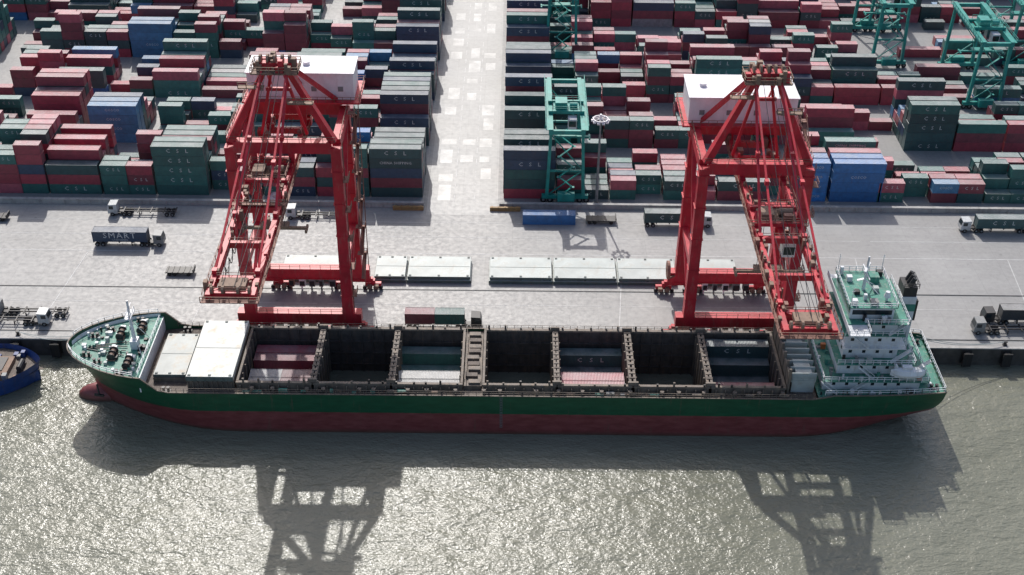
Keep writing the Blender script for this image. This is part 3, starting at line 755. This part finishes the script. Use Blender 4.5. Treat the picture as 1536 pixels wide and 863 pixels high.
for i in range(60):
    x=random.uniform(-81.5,-69.5); y=random.uniform(-1,1)*(hb(x,8)-1.3); s=random.uniform(.1,.42); q=MB()
    q.box(-s,s,-s,s,0,random.uniform(.2,1.0)); q.obj('deck_fitting',[random.choice([M_SHIPW,M_SHIPW,M_HATCH,M_DARK,M_SHIPG])],e,(x,y,FD+9))
for i in range(4):
    q=MB(); q.beam((-81+i*.5,-.8+i*.3,FD+.12),(-73,-3+i*1.4,FD+.3),.16,.16); q.obj('anchor_chain',[M_DARK],e,SL)
q=MB(); pts=[(x,-(hb(x,8.5)-.15),topz(x)) for x in (-83.6,-82.5,-81,-79,-76,-73,-69.5)]; q.rail(pts,1.0,1.2,.09); q.rail([(x,-y,z) for x,y,z in pts],1.0,1.2,.09)
q.rail([(-69,-9,FD),(-69,9,FD)],1.0,1.5,.09); q.obj('bow_railing',[M_SHIPW],e,SL)
q=MB(); q.cyl((-77.3,-7.8,4.8),(-77.1,-8.2,2.6),.18,0,6); q.beam((-78,-8.1,2.6),(-76.2,-8.4,2.6),.4,.4); q.obj('anchor',[M_DARK],e,SL)
q=MB(); q.box(-67.0,-60.5,-6.6,6.6,DZ,5.6); q.obj('hatch_coaming',[M_COAM],e,SL)
q=MB(); q.box(-60.2,-51.4,-8.5,8.5,DZ,6.5)
for i in range(10): q.box(-60+i*.9,-59.85+i*.9,-8.8,-8.5,DZ,6.4)
q.obj('hatch_coaming',[M_COAM],e,SL)
# superstructure ------------------------------------------------
def winrow(par,pts):
    for (x,y,z,ax) in pts:
        m=MB()
        if ax=='y': m.box(-.3,.3,-.03,.03,-.3,.3)
        else: m.box(-.03,.03,-.3,.3,-.3,.3)
        m.obj('window',[M_GLASS],par,(x,y,z))
sup=MB()
sup.box(58,76,-7.6,8.6,5.3,8.1)
sup.box(60.5,73,-6.4,8.2,8.1,11.0); sup.box(61.3,71.3,-5.4,7.8,11.0,16.4); sup.box(61.6,70.6,-4.8,7.6,16.4,19.0)
sup.box(61.6,69.6,-4.2,7.4,19.0,21.6)
so=sup.obj('accommodation_block',[M_SHIPW],e,SL)
sp=MB()
sp.box(57.6,77.2,-9.0,9.4,8.1,8.22,1); sp.box(60,74.5,-7.6,9,11.0,11.12,1)
sp.box(60.9,72.6,-6.4,8.2,13.8,13.95,0); sp.box(60.9,72.0,-6.0,8.2,16.4,16.55,1)
sp.box(60.6,72.4,-5.9,9.0,19.0,19.14,1); sp.box(60.6,64.5,-9.3,10.6,18.85,18.98,0); sp.box(61.2,70.0,-4.5,7.7,21.6,21.75,1)
sp.obj('deck_plating',[M_SHIPW,M_SHIPG],e,SL)
rr=MB()
rr.rail([(57.7,-8.9,8.22),(77.1,-8.9,8.22),(77.1,9.3,8.22),(57.7,9.3,8.22),(57.7,-8.9,8.22)],1.05,1.3,.1)
rr.rail([(60.1,-7.5,11.12),(74.4,-7.5,11.12),(74.4,8.8,11.12)],1.05,1.3,.1)
rr.rail([(61,-6.3,13.95),(72.5,-6.3,13.95),(72.5,8,13.95)],1.05,1.3,.09); rr.rail([(61,-5.9,16.55),(71.9,-5.9,16.55),(71.9,8,16.55)],1.05,1.3,.09)
rr.rail([(61.2,-4.5,21.75),(70.0,-4.5,21.75),(70.0,7.7,21.75),(61.2,7.7,21.75),(61.2,-4.5,21.75)],1.05,1.2,.1)
rr.rail([(60.7,-9.2,18.98),(64.5,-9.2,18.98),(64.5,-5.9,19.1),(72.3,-5.8,19.14),(72.3,8.9,19.14)],1.05,1.2,.09); rr.box(60.58,60.68,-9.3,10.6,18.98,20.0)
pts=[(x,-(hb(x,6)-.2),6.1) for x in (58,62,66,70,73,76,79,80.4)]
rr.rail(pts,1.05,1.4,.1); rr.rail([(x,-y,z) for x,y,z in pts],1.05,1.4,.1); rr.rail([(80.5,-8.8,6.1),(80.5,8.8,6.1)],1.05,1.4,.1)
rr.obj('railing',[M_SHIPW],e,SL)
winrow(so,[(60+i*2.4,-7.63,6.7,'y') for i in range(6)]+[(62.5+i*2.4,-6.43,9.7,'y') for i in range(4)]+[(62.6+i*2.5,-5.43,12.6,'y') for i in range(4)]+[(62.6+i*2.5,-5.43,15.3,'y') for i in range(4)]+[(61.27,-4+i*2,12.6,'x') for i in range(5)]+[(61.27,-4+i*2,15.3,'x') for i in range(5)]+[(63+i*2.5,-4.83,17.8,'y') for i in range(3)])
q=MB(); q.box(62,69.2,-4.24,-4.2,20.1,21.1); q.obj('bridge_window',[M_GLASS],so)
q=MB(); q.box(61.56,61.6,-3.9,7.1,20.1,21.1); q.obj('bridge_window',[M_GLASS],so)
for i,(x,z,w) in enumerate(((63,5.3,8.4),(67,8.2,8.0),(70,11.1,6.8),(65.5,13.9,6.0),(69,16.5,5.6),(60.5,5.3,9.0),(74.5,8.2,6.0))):
    q=MB(); s=1 if i%2==0 else -1
    q.beam((x,-w,z),(x+s*3.2,-w,z+2.8),.7,.12); q.beam((x,-w-.35,z+1),(x+s*3.2,-w-.35,z+3.8),.08,.08); q.beam((x,-w-.35,z),(x,-w-.35,z+1),.08,.08)
    q.obj('stairway',[M_SHIPW],e,SL)
q=MB(); q.cyl((65,1.5,21.7),(65,1.5,29),.35,0,8,.18); q.beam((65,-1.1,25.6),(65,4.1,25.6),.2,.2); q.beam((63.6,1.5,23.8),(65,1.5,24.2),.5,.12); q.beam((64.2,-.1,26.6),(65.8,3.1,26.6),.45,.35); q.beam((65,1.5,24),(67.5,0,21.7),.14,.14);q.beam((65,1.5,24),(67.5,3,21.7),.14,.14)
q.obj('radar_mast',[M_SHIPW],e,SL)
q=MB(); q.cyl((68.5,-2,21.7),(68.5,-2,22.6),.25,0,8); q.cyl((68.5,-2,22.6),(68.5,-2,23.7),.65,0,12,.4); q.obj('satellite_dome',[M_SHIPW],e,SL)
for x,y,s,hh,mm in ((63,4.5,.5,1.0,M_SHIPW),(67.5,4.5,.9,1.3,M_SHIPG),(62.3,-3.4,.5,1.1,M_SHIPW),(66,-3,.7,.7,M_GREY),(69,6.3,.5,1,M_DARK),(63.5,.2,.5,.7,M_DARK),(62.0,6.7,.3,1.6,M_SHIPW),(64.6,-1.8,.3,1.2,M_SHIPW),(67.2,1.2,.5,.8,M_HATCH)):
    q=MB(); q.box(-s,s,-s,s,0,hh); q.box(-s*.8,s*.8,-s-.05,-s,.2,hh*.8); q.obj('roof_locker',[mm],e,(x,y,21.75+9))
random.seed(14)
for i in range(40):
    lvl=random.choice([(8.22,-8.6,-7.0,59,76.5),(8.22,-8.6,-7.0,59,76.5),(11.12,-7.2,-6.0,61,74),(19.14,-5.6,-4.6,62,72),(8.22,-6,7,74,76.8),(8.22,-6,7,57.9,60.2)])
    q=MB(); s=random.uniform(.15,.5); q.box(-s,s,-s*.7,s*.7,0,random.uniform(.4,1.3)); q.obj('deck_locker',[random.choice([M_SHIPW,M_GREY,M_DARK,M_HATCH,M_ORANGE if i%9==0 else M_SHIPG])],e,(random.uniform(lvl[3],lvl[4]),random.uniform(lvl[1],lvl[2]),lvl[0]+9))
for x,y in ((61.5,-4.2),(69.7,-4.2),(61.5,7.4),(69.7,7.4)):
    q=MB(); q.cyl((0,0,0),(0,0,4),.06,0,5); q.beam((-.3,0,3.4),(.3,0,3.4),.06,.06); q.obj('whip_aerial',[M_SHIPW],e,(x,y,21.75+9))
q=MB(); q.box(72.8,75.6,2.2,6.2,8.25,19.6); q.box(72.95,75.45,2.35,6.05,19.6,21.6,1)
for y in (3.0,4.1,5.2): q.cyl((74.1,y,21.6),(74.8,y,23.3),.45,1,9)
q.box(72.75,75.65,2.15,6.25,16.4,18.0,2)
q.rail([(72.8,2.1,21.6),(75.6,2.1,21.6),(75.6,6.3,21.6)],1,1.3,.09,1)
q.box(75.7,76.2,2.6,3.4,14,18.5,1)
q.obj('funnel',[M_SHIPW,M_DARK,M_SHIPG],e,SL)
def lifeboat(sy,x,z,yy):
    q=MB(); n=9; vv=[]; ff=[]
    for i in range(n):
        t=i/(n-1)*2-1; w=1.15*(1-abs(t)**3)+.05
        for k in range(8):
            a=2*math.pi*k/8; vv.append((t*3.2,w*math.cos(a),1.1*math.sin(a)*(1-.4*abs(t)**3)))
    for i in range(n-1):
        for k in range(8): ff.append((i*8+k,i*8+(k+1)%8,(i+1)*8+(k+1)%8,(i+1)*8+k))
    q.add(vv,ff); q.add(vv[:8],[tuple(range(8))]); q.add(vv[-8:],[tuple(range(8))]); q.box(-1.2,.6,-.5,.5,.9,1.5)
    q.obj('lifeboat',[M_ORANGE if sy>0 else M_SHIPW],e,(x,yy,z+9))
    for dx in (-2.4,2.4):
        q=MB(); q.beam((dx,-sy*.9,-1.6),(dx,-sy*.3,1.7),.25,.25); q.beam((dx,-sy*.3,1.7),(dx,sy*.9,1.9),.25,.25); q.cyl((dx,sy*.2,1),(dx,sy*.2,1.8),.05,0,5)
        q.obj('davit',[M_SHIPW],e,(x,yy,z+9))
lifeboat(-1,73,10.0,-8.3); lifeboat(1,70,13,9.3)
q=MB(); q.box(52.2,56.4,-7.8,7.8,DZ,7.4); q.box(52.8,55.8,-7.6,-3,7.4,8.8); q.box(52.8,55.8,2,7,7.4,8.5)
for i in range(9): q.box(52.0,56.6,-7.7+i*1.9,-7.5+i*1.9,7.0,9.1)
q.rail([(52.2,-7.8,7.4),(56.4,-7.8,7.4)],1.1,1,.1); q.box(51.3,51.6,-8.6,8.6,DZ,9.3,1)
for i in range(7): q.box(51.2,51.7,-8.4+i*2.7,-8.0+i*2.7,DZ,10.4,1)
q.obj('deck_house',[M_HATCH,M_COAM],e,SL)
random.seed(8)
for i in range(46):
    x=random.uniform(57,80); y=random.choice([-1,1])*random.uniform(8.8,9.4) if x<77 else random.uniform(-8,8); s=random.uniform(.1,.38); q=MB()
    q.box(-s,s,-s,s,0,random.uniform(.3,1.1)); q.obj('deck_fitting',[random.choice([M_SHIPW,M_HATCH,M_DARK,M_SHIPG])],e,(x,y,5.3+9))
random.seed(21)
def holdcargo(hi,rows,where='standing inside an open ship hold'):
    a,b=HOLDS[hi]; cx=(a+b)/2
    for r,(top,col,L) in enumerate(rows):
        y=-12.3-6.4+r*2.56
        for t in range(top+1):
            c=col if t==top or r<2 else random.choice([col,DGRN,GRN])
            if L==12: place_cont(12,c,cx,y,-4.98+t*2.6,None,where,'containers inside the ship holds')
            else:
                for d in (-3.05,3.05): place_cont(6,c if d<0 else DRED,cx+d,y,-4.98+t*2.6,None,where,'containers inside the ship holds')
holdcargo(0,[(0,DRED,12),(2,PALE,6),(2,GREY,6),(1,PALE,6),(2,DRED,12),(2,RED,12)])
holdcargo(2,[(0,PALE,12),(2,PALE,12),(2,PALE,12),(0,DGRN,12),(1,GRN,12),(2,GRN,12)])
holdcargo(4,[(0,PINK,12),(2,PINK,12),(2,PINK,12),(0,DGRN,12),(1,DGRN,12),(2,DGRN,12)])
holdcargo(6,[(0,RED,12),(2,RED,12),(1,DRED,12),(1,DGRN,12),(2,DGRN,12),(3,DGRN,12)])
# ------------------------------------------------------------------ hatch covers
def hatch(x0,x1,y0,y1,z,th,lab,grp,mat=M_HATCH):
    mb=MB(); cx=(x0+x1)/2; cy=(y0+y1)/2; a=(x1-x0)/2; b=(y1-y0)/2
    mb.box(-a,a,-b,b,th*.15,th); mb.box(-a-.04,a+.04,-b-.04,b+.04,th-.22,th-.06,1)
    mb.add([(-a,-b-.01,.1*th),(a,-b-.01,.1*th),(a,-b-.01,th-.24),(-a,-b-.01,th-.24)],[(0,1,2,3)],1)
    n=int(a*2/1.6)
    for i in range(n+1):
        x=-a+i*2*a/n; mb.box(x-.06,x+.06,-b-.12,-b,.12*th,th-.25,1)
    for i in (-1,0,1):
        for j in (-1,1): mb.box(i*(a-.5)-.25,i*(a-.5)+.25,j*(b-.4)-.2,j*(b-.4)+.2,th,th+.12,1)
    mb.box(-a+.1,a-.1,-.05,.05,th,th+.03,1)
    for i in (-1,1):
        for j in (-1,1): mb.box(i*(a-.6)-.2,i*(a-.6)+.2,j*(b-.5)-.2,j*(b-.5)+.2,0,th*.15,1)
    return mb.obj('hatch_cover',[mat,M_HATCHS],None,(cx,cy,z),label=lab,category='hatch cover',group=grp)
for x0,x1 in ((-29.8,-22.9),(-22.7,-8.9),(-5.0,8.7),(8.9,22.6),(22.8,35.6),(-50,-36.5),(37,49)):
    hatch(x0,x1,21.6,29.8,.02,.75,'pale steel hatch cover lying flat on the quay','hatch covers on the quay')
for x0,x1 in ((-29.6,-23.1),(-22.5,-9.1),(-4.8,8.5),(9.1,22.4),(23,35.4),(-49.8,-36.7),(37.2,48.8)):
    hatch(x0,x1,21.75,29.7,.95,.65,'pale steel hatch cover stacked on another cover','hatch covers on the quay')
M_HATCHR=paint('hatch_cover_stained',(.54,.56,.53),.5,var=.15,sc=.3,dirt=(.40,.30,.17),dirtamt=.75,dsc=.16,streak=False)
M_HATCHG=paint('hatch_cover_grey',(.36,.39,.37),.5,var=.2,sc=.3,dirt=(.36,.27,.16),dirtamt=.75,dsc=.16,streak=False)
hatch(-66.9,-60.9,-12.3-6.4,-12.3+6.4,5.62,.6,'rust-stained grey hatch cover closing the foremost hold','hatch covers on the ship',M_HATCHG)
hatch(-60.1,-51.5,-12.3-8.8,-12.3+8.8,6.52,1.2,'pale hatch cover closing the hold behind the bow','hatch covers on the ship',M_HATCHR)
# ------------------------------------------------------------------ trucks
def truck(x,y,head,cab=M_TRUCKW,load=None,L=12,lab='white'):
    g='port trucks on the quay'
    e=empty('port_truck',(x,y,.02),'%s cab port truck %s'%(lab,'carrying a container' if load else 'with empty skeletal trailer'),'truck',g,0 if head>0 else math.pi)
    q=MB(); q.box(-7.2,5.0,-.55,-.35,.95,1.2); q.box(-7.2,5.0,.35,.55,.95,1.2)
    for xx in (-7.2,-4.5,-1.5,1.5,4.8): q.box(xx,xx+.25,-1.2,1.2,1.0,1.22)
    q.box(3,8.3,-.5,.5,.65,.9); q.box(1.2,1.4,-.9,-.7,.1,1.0); q.box(1.2,1.4,.7,.9,.1,1.0)
    q.box(5.6,6.2,-1.2,-.6,.5,1.1)
    q.obj('chassis',[M_DARK],e)
    q=MB(); 
    vv=[(6.3,-1.2,.7),(8.5,-1.2,.7),(8.5,-1.2,1.8),(8.2,-1.2,3.0),(6.3,-1.2,3.1)]
    q.add(vv+[(a,-b,c) for a,b,c in vv],[(0,1,2,3,4),(9,8,7,6,5),(0,5,6,1),(1,6,7,2),(2,7,8,3),(3,8,9,4),(4,9,5,0)])
    c=q.obj('cab',[cab],e)
    q=MB(); q.add([(8.53,-1.0,1.85),(8.53,1.0,1.85),(8.25,1.0,2.85),(8.25,-1.0,2.85)],[(0,1,2,3)]); q.obj('windscreen',[M_GLASS],c)
    for s in (-1,1):
        q=MB(); q.box(7.1,8.1,s*1.22-.01,s*1.22+.01,1.85,2.7); q.obj('window',[M_GLASS],c)
    w=None
    for xx in (-6.4,-5.1,3.6,4.8,7.5):
        for s in (-1,1):
            if w is None:
                q=MB(); q.cyl((0,-.22,0),(0,.22,0),.5,0,14); q.cyl((0,-.24,0),(0,.24,0),.22,1,10); w=q.obj('wheel',[M_TYRE,M_GREY],e,(xx,s*1.0,.5))
            else: dup(w,e,(xx,s*1.0,.5))
    if load:
        if L==12: place_cont(L,load[0],x+head*(-1.1),y,1.25,load[1],None,'containers on trucks',label='%s container loaded on a port truck'%CNAME[load[0]])
        else:
            for d,c in ((-3.06,load[0]),(3.06,load[1])):
                place_cont(6,c,x+head*(-1.1)+d,y,1.25,0,None,'containers on trucks',label='short %s container loaded on a port truck'%CNAME[c])
    return e
truck(-86.6,36.0,1,M_GREY,(NAVY,4),12,'grey')
truck(-85.5,49,-1,M_TRUCKW)
truck(-44,48.2,-1,M_TRUCKW)
truck(37.5,46.5,1,M_TRUCKW,(DGRN,1))
truck(111.5,45.5,-1,M_TRUCKW,(DGRN,1))
truck(-14.6,6.0,1,M_DARK,(DRED,GRN),6,'dark')
truck(-103,5.6,1,M_TRUCKW)
truck(-99,8.6,-1,M_GREY,None,12,'grey')
truck(103,6.0,-1,M_GREY,None,12,'grey')
truck(106,9.6,-1,M_DARK,(BLACK,0),12,'dark')
place_cont(12,BLUE,8.4,47.2,.02,0,None,'containers standing on the quay',label='blue container standing alone on the quay apron')
def trailer(x,y,L=7,lab='grey'):
    e=empty('flat_trailer',(x,y,.02),'low %s flatbed trailer parked on the quay'%lab,'trailer','trailers parked on the quay')
    q=MB(); q.box(-L/2,L/2,-1.2,1.2,.8,1.0); q.box(-L/2,L/2,-.5,.5,.55,.8)
    for i in range(int(L/1.2)): q.box(-L/2+.3+i*1.2,-L/2+.5+i*1.2,-1.22,1.22,1.0,1.12)
    q.box(L/2-.2,L/2,-1.2,1.2,1.0,1.7); q.obj('bed',[M_DARK],e)
    w=None
    for xx in (-L/2+.8,-L/2+2,L/2-1.2):
        for s in (-1,1):
            if w is None: q=MB(); q.cyl((0,-.2,0),(0,.2,0),.42,0,12); w=q.obj('wheel',[M_TYRE],e,(xx,s*.95,.43))
            else: dup(w,e,(xx,s*.95,.43))
trailer(-72.0,24.3,6.2); trailer(20.5,47.5,7.0); trailer(-121,46,9)
bq=MB(); bq.cyl((0,0,.2),(0,0,.75),.3,0,10,.24); bq.cyl((0,0,.75),(0,0,.95),.42,0,10); bq.cyl((0,0,0.0),(0,0,.2),.5,0,10)
b1=bq.obj('mooring_bollard',[M_DARK],None,(-120,1.5,.01),label='black steel mooring bollard on the quay edge',category='bollard',group='bollards on the quay edge')
for i in range(1,13): dup(b1,None,(-120+i*20,1.5,.01))
fq=MB(); fq.cyl((0,0,-3.2),(0,0,-.5),.5,0,10); fq.box(-.9,.9,-.75,-.4,-3.4,-.3); fq.box(-1,1,.4,.62,-3.3,-.2)
f1=fq.obj('quay_fender',[M_TYRE],None,(-124,-.65,0),label='black rubber fender on the quay wall',category='fender',group='fenders on the quay wall')
for i in range(1,32): 
    if abs(-124+i*8)<150: dup(f1,None,(-124+i*8,-.65,0))
def rope(p,q,sag=1.2):
    mb=MB(); p=Vector(p);q=Vector(q); pr=p
    for i in range(1,11):
        t=i/10; c=p.lerp(q,t)-Vector((0,0,sag*4*t*(1-t))); mb.cyl(pr,c,.06,0,5); pr=c
    mb.obj('mooring_rope',[M_HATCH],None,label='pale mooring rope from ship to quay bollard',category='rope',group='mooring ropes')
rope((-82.4,-11,8.7),(-100,1.5,.9)); rope((-80.5,-9,8.6),(-100,1.5,.8)); rope((80,-5,6.2),(100,1.5,.9)); rope((79.6,-4,6.2),(100,1.5,.8))
# ------------------------------------------------------------------ blue workboat
e2=empty('work_boat',(-106.0,-8.0,-5),'blue work boat with rusty deck moored at the quay','boat')
e2.scale=(1.08,1.3,1.3)
mb=MB(); vs=[]; n=24; L=[-1,0,1.0,2.8,3.9]
def wb(x,z):
    t=clamp((12.5-x+ (z-3.6)*.5)/9); u=clamp((x+13)/4); return 5.0*math.sin(math.pi/2*t)**.75*(.8+.2*u)*(1 if z>0 else .75)
for i in range(n+1):
    x=-13+26*i/n
    for z in L:
        zz=z+ (.9*clamp((x-5)/8)**2 if z>1 else 0); vs.append((x if i<n else 12.5+(z-3.6)*.5,max(.02,wb(x,z)),zz))
nl=len(L);nv=len(vs); v2=vs+[(a,-b,c) for a,b,c in vs]; fs=[]
for i in range(n):
    for j in range(nl-1):
        a=i*nl+j; fs+=[(a,a+nl,a+nl+1,a+1),(nv+a,nv+a+1,nv+a+nl+1,nv+a+nl)]
for j in range(nl-1): fs.append((j,j+1,nv+j+1,nv+j))
mb.add(v2,fs); mb.obj('hull',[M_BLUE],e2)
mb=MB()
for i in range(n):
    a=-13+26*i/n;b=-13+26*(i+1)/n; ha=max(.03,wb(a,3)-.1);hc=max(.03,wb(b,3)-.1); mb.add([(a,-ha,3),(b,-hc,3),(b,hc,3),(a,ha,3)],[(0,1,2,3)])
mb.obj('deck',[M_DECK],e2)
mb=MB(); mb.box(-9,-1,-2.8,2.8,3,5.4); mb.box(-8,-2.5,-2.3,2.3,5.4,7.6); mb.box(-8.3,-2.2,-2.6,2.6,7.6,7.8); mb.obj('wheelhouse',[M_SHIPW],e2)
mb=MB(); mb.box(-7.8,-2.8,-2.34,-2.3,6.2,7.2); mb.obj('window',[M_GLASS],e2)
mb=MB(); mb.cyl((1,0,3),(1,0,10),.15,0,8); mb.beam((1,-1,9),(1,1,9),.1,.1); mb.obj('mast',[M_SHIPW],e2)
mb=MB(); mb.box(2,7,-2,2,3,3.7); mb.box(3,6,-1.6,1.6,3.7,3.85,1); mb.obj('deck_hatch',[M_RUST,M_DARK],e2)
mb=MB(); mb.cyl((8.8,-1,3.6),(8.8,1,3.6),.5,0,10); mb.box(8.3,9.3,-1.2,1.2,3,3.3); mb.obj('anchor_winch',[M_DARK],e2)
random.seed(3)
for i in range(16):
    mb=MB(); s=random.uniform(.15,.5); mb.box(-s,s,-s,s,0,random.uniform(.3,1)); mb.obj('deck_locker',[random.choice([M_BLUE,M_RUST,M_RUST,M_GREY])],e2,(random.uniform(0,9.5),random.choice([-3.0,3.0,2.6,-2.7]),3.01))
ty=MB(); 
for k in range(12):
    a=2*math.pi*k/12;b=2*math.pi*(k+1)/12; ty.cyl((.55*math.cos(a),0,.55*math.sin(a)),(.55*math.cos(b),0,.55*math.sin(b)),.18,0,6)
t0=None
for x in (-10,-6,-2,2,5):
    if t0 is None: t0=ty.obj('tyre_fender',[M_TYRE],e2,(x,-5.1,2.6))
    else: dup(t0,e2,(x,-5.1,2.6))
# ------------------------------------------------------------------ light & camera
d=Vector((.20,-1,-1.0)).normalized()
sd=bpy.data.lights.new('sun','SUN'); sd.energy=3.5; sd.angle=R(.5); sd.color=(1,.965,.92)
so_=bpy.data.objects.new('sun',sd); COL.objects.link(so_); so_.rotation_euler=d.to_track_quat('-Z','Y').to_euler(); so_.location=(0,100,200)
w=bpy.data.worlds.new('World'); scene.world=w; w.use_nodes=True
nt=w.node_tree; bg=nt.nodes['Background']; sky=nt.nodes.new('ShaderNodeTexSky'); sky.sky_type='NISHITA'; sky.sun_disc=False
sky.sun_elevation=math.asin(-d.z); sky.sun_rotation=math.atan2(-d.x,-d.y); sky.dust_density=3.0; sky.air_density=1.0
nt.links.new(sky.outputs[0],bg.inputs[0]); bg.inputs[1].default_value=.15
cam=bpy.data.cameras.new('camera'); co=bpy.data.objects.new('camera',cam); COL.objects.link(co)
cam.sensor_width=36; cam.lens=44.93; cam.clip_end=6000; cam.clip_start=1
co.matrix_world=Matrix.Translation((0,-206,155.5))@Matrix.Rotation(R(55.5),4,'X')@Matrix.Rotation(R(.6),4,'Z')
scene.camera=co
scene.view_settings.view_transform='Standard'; scene.view_settings.look='None'; scene.view_settings.exposure=0
print('CELLS',len(cells),'IND',n)
